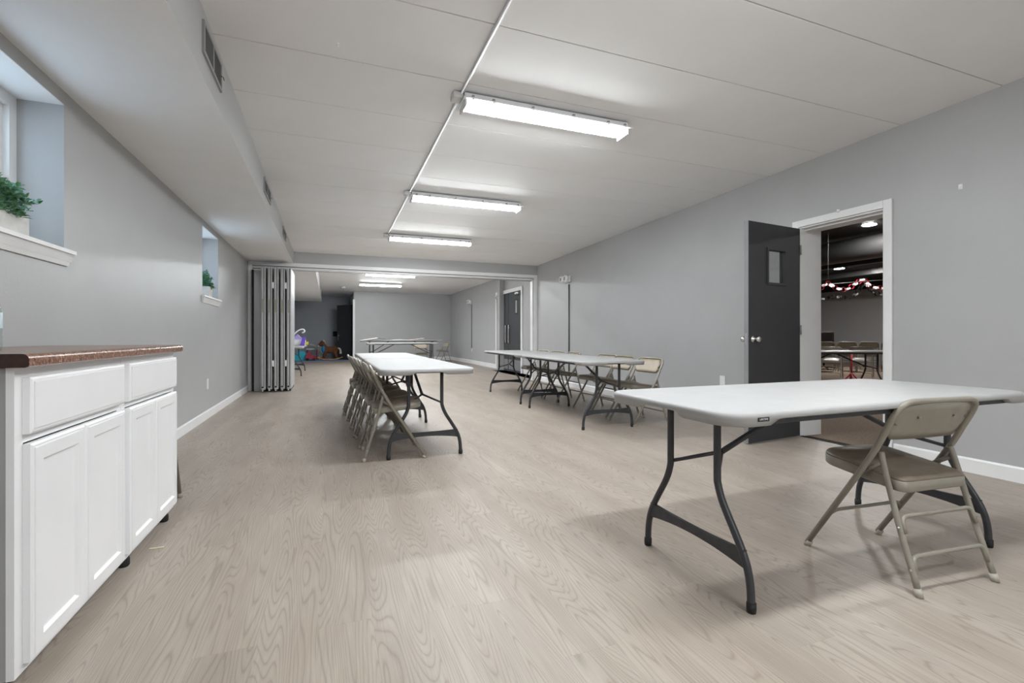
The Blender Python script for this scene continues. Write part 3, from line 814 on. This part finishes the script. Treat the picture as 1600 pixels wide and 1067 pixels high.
# ------------------------------------------------------------------ plants on the sills
def plant(label, loc, w, dpt, h, n, spread, hgt, seed, tapered=False):
    r = random.Random(seed)
    t = thing('potted_plant', label, 'plant', loc, 0)
    bm = B(); k = .88 if tapered else 1.0; th = .008
    o0 = [(-dpt/2*k, -w/2*k), (dpt/2*k, -w/2*k), (dpt/2*k, w/2*k), (-dpt/2*k, w/2*k)]; o1 = [(-dpt/2, -w/2), (dpt/2, -w/2), (dpt/2, w/2), (-dpt/2, w/2)]
    i1 = [(x*(1 - 2*th/dpt), y*(1 - 2*th/w)) for x, y in o1]
    rs = [[bm.verts.new((x, y, z)) for x, y in q] for q, z in ((o0, 0), (o1, h), (i1, h), (i1, h - .02))]
    for a, b in zip(rs, rs[1:]):
        for q in range(4): bm.faces.new((a[q], a[(q+1) % 4], b[(q+1) % 4], b[q]))
    bm.faces.new(rs[0][::-1]); bm.faces.new(rs[-1])
    obj('planter', bm, 'planter', t)
    sb, lb = B(), B()
    for i in range(n):
        y0 = r.uniform(-w*.42, w*.42); x0 = r.uniform(-dpt*.3, dpt*.3)
        az = r.uniform(0, 2*PI); out = r.uniform(.2, 1)*spread; up = hgt*r.uniform(.35, 1)*(1 - .45*(out/spread)**2)
        p1 = Vector((x0 + math.cos(az)*out*.55, y0 + math.sin(az)*out, h + up))
        if r.random() < .18: p1.z = h + r.uniform(-.03, .03); p1.x = min(max(p1.x, dpt*.62), dpt*.8)
        p1.x = max(p1.x, -.085); p1.y = max(-w/2 - .13, min(w/2 + .13, p1.y))
        p0 = Vector((x0, y0, h - .01)); mid_ = (p0 + p1)/2 + Vector((0, 0, up*.22))
        pth = smooth_path([p0, mid_, p1], 4); tube(sb, pth, .0013, 5)
        for j in range(2, len(pth)):
            for s in range(3):
                dirv = Vector((r.uniform(-1, 1), r.uniform(-1, 1), r.uniform(-.25, .9))).normalized()
                ln = r.uniform(.026, .046); wd = ln*.22
                sidev = dirv.cross(Vector((r.uniform(-.4, .4), r.uniform(-.4, .4), 1))).normalized()
                nn = sidev.cross(dirv)*ln*.10
                b0 = pth[j]
                q = [b0, b0 + dirv*ln*.35 + sidev*wd + nn, b0 + dirv*ln*.75 + sidev*wd*.7 + nn, b0 + dirv*ln, b0 + dirv*ln*.75 - sidev*wd*.7 + nn, b0 + dirv*ln*.35 - sidev*wd + nn]
                c1, c2 = b0 + dirv*ln*.35, b0 + dirv*ln*.75
                V = [lb.verts.new(p) for p in q]; m1, m2 = lb.verts.new(c1), lb.verts.new(c2)
                for fc in ((V[0], V[1], m1), (V[1], V[2], m2, m1), (V[2], V[3], m2), (V[3], V[4], m2), (V[4], V[5], m1, m2), (V[5], V[0], m1)): lb.faces.new(fc)
    obj('stems', sb, 'leaf', t)
    me = bpy.data.meshes.new('foliage'); lb.to_mesh(me); lb.free()
    o = obj('foliage', me, 'leaf', t); o['kind'] = 'stuff'
plant('bushy blue-green plant in a long whitewashed box on the sill above the cabinets', (XL - .060, 2.765, WZ0 + .0022), .50, .11, .105, 150, .20, .17, 3)
plant('small leafy plant in a white pot on the sill nearer the wide opening', (XL - .06, 6.83, WZ0 + .0022), .20, .12, .13, 40, .13, .20, 5, True)

# ------------------------------------------------------------------ stacked folding partition
t = thing('folding_partition', 'grey operable wall panels folded together at the left of the opening', 'partition', (0, 0, 0))
y0p, y1p = 9.36, 10.26
for i in range(5):
    x = -1.075 + i*.102; zt = 2.195
    yy = y0p - (.02 if i == 0 else 0) + (.015 if i % 2 else 0)
    p = obj('panel', bbox((x - .037, yy, .045), (x + .037, y1p, zt), .003, 1), 'panel_aluminium', t)
    # edge extrusion with a raised rib and dark slot, latch, bottom seal
    obj('edge_rib', bbox((x - .022, yy - .012, .10), (x + .004, yy, zt - .01), .003, 1), 'panel_aluminium', p)
    obj('edge_rib', bbox((x + .018, yy - .008, .10), (x + .034, yy, zt - .01), .003, 1), 'panel_aluminium', p)
    obj('edge_slot', bbox((x + .007, yy - .002, .10), (x + .0145, yy + .001, zt - .01), 0), 'dark_gap', p)
    obj('edge_slot', bbox((x - .032, yy - .002, .10), (x - .026, yy + .001, zt - .01), 0), 'vent_metal', p)
    obj('latch', bbox((x - .014, yy - .0165, 1.40), (x - .002, yy - .012, 1.63), .001, 1), 'brass_latch', p)
    obj('seal', bbox((x - .030, yy - .006, .012), (x + .030, y1p - .05, .045), .003, 1), 'black_rubber', p)
    obj('seal_bracket', bbox((x - .020, yy - .016, .016), (x + .006, yy - .006, .075), .002, 1), 'panel_aluminium', p)
    obj('seal_cap', bbox((x - .024, yy - .014, .076), (x + .010, yy - .001, .10), .002, 1), 'black_rubber', p)
    obj('trolley', tube(B(), [(x, YO + .11, 2.195), (x, YO + .11, 2.212)], .012, 8), 'steel', p)
for i in (1, 3):
    x = -1.075 + (i + .5)*.102
    for z in (.50, 1.88): obj('hinge', bbox((x - .016, y0p - .006, z - .055), (x + .016, y0p + .02, z + .055), .003, 1), 'trim_white', t)
tag(obj('filler_panel', bbox((-1.255, 9.62, .0), (-1.125, 9.655, 2.17), .003), 'panel_gloss'), 'narrow glossy grey panel between the opening frame and the folded partition', 'panel')
tag(obj('door_seal_post', bbox((XL + CW + .002, 9.60, 0), (-1.257, 9.66, 2.17), .003), 'dark_gap'), 'black vertical seal post beside the glossy panel', 'post')

# ------------------------------------------------------------------ wall fittings
def emergency_light(label, loc, s=1.0):
    t = thing('emergency_light', label, 'emergency light', loc, 0, 'emergency lights')
    obj('base', bbox((-.035*s, -.10*s, -.045*s), (0, .10*s, .045*s), .022*s, 4), 'trim_white', t)
    for sy in (-1, 1):
        lb = B(); lathe(lb, ((.045*s, 0), (.050*s, .03*s), (.042*s, .045*s), (.030*s, .047*s)), 18, (0, 0, 0), 'x')
        for v in lb.verts: v.co = Vector((-.03*s - v.co.x, v.co.y + sy*.055*s, v.co.z + .004))
        hd = obj('lamp_head', lb, 'trim_white', t)
        rb = B(); lathe(rb, ((.026*s, .0472*s), (.024*s, .049*s)), 16, (0, 0, 0), 'x')
        for v in rb.verts: v.co = Vector((-.03*s - v.co.x, v.co.y + sy*.055*s, v.co.z + .004))
        obj('lamp_glass', rb, 'clip_grey', hd)
emergency_light('white twin emergency light on the right wall of the hall', (XR, 8.25, 2.08), 1.5)
emergency_light('white twin emergency light on the far room wall', (FXR, 16.5, 2.20), 1.6)
tag(obj('wall_conduit', tube(B(), [(XR - .012, 8.18, .25), (XR - .012, 8.18, 1.98)], .012, 8), 'wall_conduit'), 'thin grey conduit dropping from the hall emergency light', 'conduit')
tag(obj('wall_conduit', tube(B(), [(FXR - .012, 16.35, .56), (FXR - .012, 16.35, 2.10)], .012, 8), 'wall_conduit'), 'thin grey conduit dropping from the far room emergency light', 'conduit')
def plate(label, loc, facing, h=.125, wd=.078, slots=True, cat='outlet'):
    t = thing('wall_plate', label, cat, loc, 0)
    a, b = (0, .006) if facing > 0 else (-.006, 0)
    obj('cover', bbox((a, -wd/2, -h/2), (b, wd/2, h/2), .002), 'trim_white', t)
    f = .006*facing
    for dz in (-.026, .026):
        x0, x1 = sorted((f, f + .0022*facing)); obj('socket', bbox((x0, -.017, dz - .018), (x1, .017, dz + .018), .001, 1), 'trim_white', t)
plate('white outlet plate low on the left wall', (XL, 6.64, .41), 1)
plate('white outlet plate low on the right wall beside the open door', (XR, 4.35, .455), -1)
plate('white outlet plate below the conduit on the far room wall', (FXR, 16.35, .50), -1)
# little adhesive hook and bits on the right wall
t = thing('wall_hook', 'small white hook stuck high on the right wall', 'hook', (XR, 2.085, 2.078))
obj('base', bbox((-.004, -.013, -.018), (0, .013, .020), .003), 'cap_white', t)
obj('hook', tube(B(), smooth_path([(-.004, 0, .004), (-.014, 0, -.012), (-.018, 0, -.022), (-.022, 0, -.012)], 4), .004, 6), 'cap_white', t)
t = thing('ceiling_hook', 'tiny white hook on the ceiling between first vent and conduit', 'hook', (.05, 2.85 + .1, zc(2.95)))
obj('base', bbox((-.008, -.012, -.006), (.008, .012, 0), .002), 'cap_white', t)
obj('loop', tube(B(), smooth_path([(0, -.006, -.005), (0, 0, -.022), (0, .008, -.012)], 4), .003, 6), 'cap_white', t)
tag(obj('wood_splinter', bbox((-.795 + .02, 2.648, .0), (-.738 + .02, 2.660, .004), .0015, 1), 'tan_paper'), 'tiny pale splinter on the floor by the cabinet', 'litter')

# ------------------------------------------------------------------ far room: cards on the tables, panel on the wall, toys
def card(label, x, y, z, w, d, rz, m, bend=.01):
    bm = B(); n = 8; rows = []
    for i in range(n + 1):
        u = -1 + 2*i/n; dz = bend*(1 - abs(u))
        rows.append([bm.verts.new((u*w/2, sy*d/2, dz + q)) for sy, q in ((-1, 0), (1, 0), (1, .004), (-1, .004))])
    for a, b in zip(rows, rows[1:]):
        for k in range(4): bm.faces.new((a[k], a[(k+1) % 4], b[(k+1) % 4], b[k]))
    bm.faces.new(rows[0][::-1]); bm.faces.new(rows[-1])
    o = obj('card_sheet', bm, m); o.location = (x, y, z); o.rotation_euler = (0, 0, rz)
    return tag(o, label, 'card')
card('bent cream card sheet on the long far room table', 1.50, 16.50, .851, .90, .55, .05, 'cream_card', .07)
card('flat white card sheet on the long far room table between two bent ones', 2.28, 16.55, .851, .55, .5, -.1, 'white_paper', .012)
card('bent pinkish card sheet on the long far room table', 3.06, 16.55, .851, .95, .55, -.05, 'pink_card', .06)
tag(obj('wall_panel', bbox((.16, FYA - .05, .97), (.50, FYA, 1.19), .006), 'dark_gap'), 'small black panel on the alcove wall above the toys', 'panel')

t = thing('smoke_detector', 'small white smoke detector on the far room ceiling', 'smoke detector', (.48, 17.9, FZ))
obj('base', lathe(B(), ((.075, 0), (.075, -.015), (.06, -.035), (.03, -.04)), 20), 'cap_white', t)
obj('vent_ring', lathe(B(), ((.0755, -.004), (.0765, -.006), (.0765, -.010), (.0755, -.012)), 20), 'clip_grey', t)
# toys on the half-hidden table
zt = .7275
t = thing('toy_playset', 'white toy playset with lilac top on the half-hidden table', 'toy', (-.80, 14.25, zt))
obj('base', bbox((-.20, -.22, 0), (.20, .22, .16), .02), 'toy_white', t)
obj('roof', extrude_poly(B(), ((-.16, .16), (.14, .16), (.0, .30)), 'y', -.16, .16), 'toy_lilac', t)
obj('arch', tube(B(), smooth_path([(-.10, -.18, .28), (.02, -.18, .40), (.14, -.18, .44), (.18, -.18, .38), (.12, -.18, .34)], 5), .02, 8), 'toy_white', t)
obj('ramp', bbox((.20, -.10, .02), (.27, .14, .10), .01), 'toy_yellow', t)
tag(obj('toy_block', extrude_poly(B(), ((-.06, 0), (.05, 0), (.08, .24), (.0, .24)), 'y', -.05, .05), 'toy_purple'), 'purple toy block standing beside the white playset', 'toy').location = (-.46, 14.05, zt - .01)
bpy.data.objects['toy_block'].location = (-.66, 13.93, zt)
# toys on the alcove floor
tag(obj('play_mat', bbox((-1.30, 19.9, 0), (.85, 22.2, .012), .004), 'toy_mat'), 'dull blue play mat on the alcove floor under the toys', 'mat')
Z = .0125
t = thing('toy_bin', 'turquoise plastic toy bin on the play mat', 'toy', (-1.02, 21.0, Z))
obj('bin', extrude_poly(B(), ((-.30, 0), (.28, 0), (.20, .20), (.10, .36), (-.12, .38), (-.24, .22)), 'y', -.25, .25), 'toy_teal', t)
obj('rim', bbox((-.33, -.27, .0), (.36, .27, .035), .01), 'toy_teal', t)
t = thing('toy_table', 'little white topped toy table beside the turquoise bin', 'toy', (-.66, 21.75, Z))
obj('top', bbox((-.22, -.18, .40), (.22, .18, .45), .01), 'toy_white', t)
for x in (-.18, .18):
    for y in (-.14, .14): obj('leg', bbox((x - .025, y - .025, 0), (x + .025, y + .025, .40), .005), 'toy_red', t)
t = thing('toy_slide', 'grey curved toy arch standing on the play mat', 'toy', (-.45, 21.4, Z))
obj('arch', tube(B(), smooth_path([(-.30, 0, .62), (-.12, 0, .58), (.04, 0, .42), (.12, 0, .20), (.13, 0, .0)], 6), .025, 8), 'plush_white', t)
obj('base', bbox((.05, -.08, 0), (.22, .08, .22), .01), 'cream_card', t)
t = thing('toy_truck', 'dark red toy truck on the play mat by the rocking horse', 'toy', (-.68, 20.6, Z))
obj('body', extrude_poly(B(), ((-.20, .05), (.20, .05), (.20, .18), (.06, .20), (.0, .30), (-.12, .30), (-.18, .18)), 'y', -.10, .10), 'toy_red', t)
for x in (-.12, .12):
    for y in (-.11, .11): obj('wheel', lathe(B(), ((.05, -.015), (.055, 0), (.05, .015)), 14, (x, y, .055), 'y'), 'plush_dark', t)
# rocking horse
t = thing('rocking_horse', 'brown plush rocking horse with white mane on pine rockers', 'rocking horse', (.0, 20.9, Z), .06)
bm = B()
ellipsoid(bm, (.06, 0, .40), (.25, .13, .145)); ellipsoid(bm, (.22, 0, .42), (.14, .135, .15)); ellipsoid(bm, (-.12, 0, .42), (.12, .12, .14))
tube(bm, smooth_path([(-.12, 0, .46), (-.20, 0, .58), (-.24, 0, .70)], 5), [.11 - .003*k for k in range(11)], 12)
ellipsoid(bm, (-.245, 0, .70), (.09, .075, .085))
tube(bm, smooth_path([(-.25, 0, .70), (-.33, 0, .63), (-.38, 0, .58)], 4), [.078, .075, .072, .068, .064, .06, .057, .055, .05], 12)
for s in (-1, 1):
    for x0, x1 in ((-.12, -.20), (.22, .30)):
        tube(bm, [(x0, s*.08, .38), ((x0 + x1)/2, s*.10, .22), (x1, s*.12, .065)], [.07, .05, .042], 10)
obj('body', bm, 'horse_plush', t)
for s in (-1, 1):
    obj('ear', tube(B(), [(-.225, s*.045, .76), (-.215, s*.055, .80), (-.21, s*.058, .84)], [.028, .022, .004], 8), 'plush_white', t)
    eb = B(); ellipsoid(eb, (-.295, s*.058, .70), (.013, .010, .014), 8); obj('eye', eb, 'plush_dark', t)
    obj('rocker', tube(B(), smooth_path([(-.42, s*.13, .10), (-.25, s*.13, .035), (0.03, s*.13, .017), (.30, s*.13, .035), (.52, s*.13, .11)], 6), .017, 8, .026), 'pine', t)
mb = B()
for k in range(7): ellipsoid(mb, (-.20 + .02*k*.6, 0, .76 - .045*k), (.045, .035, .05), 10)
obj('mane', mb, 'plush_white', t)
mz = B(); ellipsoid(mz, (-.385, 0, .575), (.045, .055, .05), 12); obj('muzzle', mz, 'plush_white', t)
obj('tail', tube(B(), smooth_path([(.34, 0, .48), (.42, 0, .44), (.45, 0, .32), (.44, 0, .24)], 4), [.025 + .002*k for k in range(13)], 10), 'plush_white', t)
sd = B(); ellipsoid(sd, (-.21, 0, .44), (.075, .155, .17), 14); obj('bib', sd, 'toy_blue', t)
obj('crossbar', tube(B(), [(-.20, -.14, .06), (-.20, .14, .06)], .016, 8), 'pine', t)
obj('crossbar', tube(B(), [(.30, -.14, .06), (.30, .14, .06)], .016, 8), 'pine', t)

# ------------------------------------------------------------------ side room seen through the doorway
def disc_light(label, loc, r):
    t = thing('recessed_light', label, 'ceiling light', loc, 0, 'recessed lights in the side room')
    obj('disc', lathe(B(), ((r, -.012), (r, -.004), (r*.9, 0)), 24), 'disc_lit', t)
    tr = B(); lathe(tr, ((r*1.12, 0), (r*1.10, -.008), (r*1.001, -.010), (r*1.001, 0)), 24); obj('ring', tr, 'trim_white', t)
ZC = SZ + .30
disc_light('round lit ceiling disc beside the black duct', (8.75, 5.50, ZC), .10)
disc_light('round lit ceiling disc above the paper chains', (13.6, 9.36, ZC), .12)
disc_light('round lit ceiling disc added out of view behind the wall to brighten the side room', (8.6, 2.2, ZC), .10)  # this disc and the next are added out of view for brightness
disc_light('round lit ceiling disc added over the unseen end to brighten the side room', (13.6, 4.0, ZC), .12)
# big round duct hung under the black ceiling
t = thing('air_duct', 'big round black duct hung under the side room ceiling', 'duct', (0, 0, 0))
obj('pipe', tube(B(), [(9.42, -1.3, ZC - .28), (9.42, 12.9, ZC - .28)], .22, 24), 'duct_black', t)
for y in (1.0, 4.0, 7.0, 10.0):
    obj('band', tube(B(), [(9.42, y - .02, ZC - .28), (9.42, y + .02, ZC - .28)], .226, 24), 'duct_black', t)
    for s in (-1, 1): obj('hanger', tube(B(), [(9.42 + s*.215, y, ZC - .25), (9.42 + s*.215, y, ZC)], .006, 6), 'duct_black', t)
for x in (12.4, 14.6):
    tag(obj('ceiling_beam', bbox((x - .10, SY0 + .02, ZC - .16), (x + .10, SY1 - .02, ZC), .004), 'duct_black'), 'black beam under the side room ceiling, %s the far grey wall' % ('farther from' if x < 13 else 'nearer to'), 'beam')

# dark table, chairs behind it, red stand, papers
VD = Vector((math.sin(math.radians(55.5)), math.cos(math.radians(55.5)), 0))     # direction of sight through the doorway
folding_table('dark topped folding table in the side room beyond the doorway', (8.02, 5.62, 0), -.36, 2.4, 1.3, .76, .735, dark=True, group='side room furniture')
for i, n in enumerate(ords[:5]):
    px = 1256 + i*34; u = (px - 800)/F_PX; dd = 13.4
    cx_ = u*dd; X = cx_*math.cos(YAW) + dd*math.sin(YAW); Y = -cx_*math.sin(YAW) + dd*math.cos(YAW)
    c = dup(chair0, (X, Y, 0), -1.02, 'side room folding chair in the back row, %s from the black office chair' % n, 'side room chairs')
    c.scale = (0.96, 1.0, 1.12)
for i, n in enumerate(ords[:5]):
    px = 1274 + i*24; u = (px - 800)/F_PX; dd = 11.2
    cx_ = u*dd; X = cx_*math.cos(YAW) + dd*math.sin(YAW); Y = -cx_*math.sin(YAW) + dd*math.cos(YAW)
    if i in (1, 3):
        dup(chair0, (X, Y, 0), -1.02, 'side room folding chair just behind the dark table, %s from the office chair side' % ('first' if i == 1 else 'second'), 'side room chairs')
t = thing('office_chair', 'black office chair behind the row of folding chairs', 'chair', (13.62, 9.83, 0), -.9)
bk = bbox((-.24, -.24, .62), (.24, -.16, 1.12), .05, 4); obj('backrest', bk, 'plush_dark', t)
obj('seat', bbox((-.25, -.22, .44), (.25, .26, .52), .03, 3), 'plush_dark', t)
obj('column', tube(B(), [(0, 0, .08), (0, 0, .45)], .025, 10), 'charcoal_metal', t)
obj('back_arm', tube(B(), smooth_path([(0, -.1, .44), (0, -.25, .5), (0, -.24, .7)], 4), .02, 8), 'charcoal_metal', t)
for k in range(5):
    a = 2*PI*k/5
    lg = obj('base_arm', tube(B(), [(0, 0, .09), (math.cos(a)*.28, math.sin(a)*.28, .06)], .018, 8), 'charcoal_metal', t)
    obj('castor', lathe(B(), ((.02, -.012), (.026, 0), (.02, .012)), 12, (math.cos(a)*.28, math.sin(a)*.28, .0262), 'y'), 'black_rubber', lg)
t = thing('red_stand', 'thin red metal stand with splayed feet behind the dark table', 'stand', (9.05, 6.00, 0))
obj('pole', tube(B(), [(0, 0, .06), (0, 0, .72)], .016, 8), 'red_metal', t)
for k in range(4):
    a = PI/4 + PI/2*k
    obj('leg', tube(B(), smooth_path([(0, 0, .30), (math.cos(a)*.10, math.sin(a)*.10, .17), (math.cos(a)*.20, math.sin(a)*.20, .012)], 4), .012, 8), 'red_metal', t)
t = thing('paper_sheet', 'cream papers lying on the dark table in the side room', 'paper', (7.72, 5.92, .7358), -.3)
obj('sheet', bbox((-.30, -.11, 0), (.05, .12, .006), 0), 'cream_card', t)
obj('sheet', bbox((-.12, -.16, .006), (.26, .06, .011), 0), 'tan_paper', t)

# paper chains: every ring is a link of its own
def paper_chain(label, pts, mats, cords=(), link=.070, r=.042, wd=.030):
    t = thing('paper_chain', label, 'paper chain', (0, 0, 0), 0, 'paper chains')
    path = smooth_path(pts, 12); acc, i, pos = 0.0, 0, [path[0]]
    for a, b in zip(path, path[1:]):
        acc += (b - a).length
        if acc >= link: pos.append(b); acc = 0
    for i, p in enumerate(pos):
        tdir = (pos[min(i+1, len(pos)-1)] - pos[max(i-1, 0)]).normalized()
        sidev = tdir.cross(Vector((0, 0, 1))).normalized(); nv = sidev.cross(tdir)
        axis, other = (sidev, nv) if i % 2 == 0 else (nv, sidev)
        bm = B(); A, C = [], []
        for k in range(14):
            a = 2*PI*k/14; q = p + tdir*math.cos(a)*r*1.15 + other*math.sin(a)*r
            A.append(bm.verts.new(q - axis*wd/2)); C.append(bm.verts.new(q + axis*wd/2))
        for k in range(14): bm.faces.new((A[k], A[(k+1) % 14], C[(k+1) % 14], C[k])).smooth = True
        obj('link', bm, mats[i % len(mats)], t)
    for q in cords:
        q = Vector(pts[q]); obj('cord', tube(B(), [q, (q.x, q.y, SZ + .30)], .0025, 6), 'grey_paper', t)
def through(px, py, dd):
    u = (px - 800)/F_PX; cx_ = u*dd
    return (cx_*math.cos(YAW) + dd*math.sin(YAW), -cx_*math.sin(YAW) + dd*math.cos(YAW), CAM_H - (py - HORIZON)*dd/F_PX)
DD = 8.9
paper_chain('red and white paper chain hung in swags in the side room', [through(*p, DD) for p in ((1262, 462), (1282, 450), (1294, 443), (1306, 450), (1322, 452), (1336, 444), (1349, 437), (1360, 447), (1378, 450), (1392, 445))], ('red_paper', 'white_paper', 'red_paper', 'white_paper'), (2,))
paper_chain('black and grey paper chain hung below the red one', [through(*p, DD + .10) for p in ((1256, 448), (1270, 462), (1284, 467), (1302, 463), (1322, 465), (1338, 459), (1350, 443), (1364, 455), (1380, 460), (1394, 440))], ('black_paper', 'grey_paper', 'black_paper', 'black_paper'), (0,), .075)
tag(obj('chain_line', tube(B(), [through(1255, 447, DD + .1), through(1396, 436, DD + .1)], .005, 6), 'grey_paper'), 'thin line the paper chains hang from', 'string')
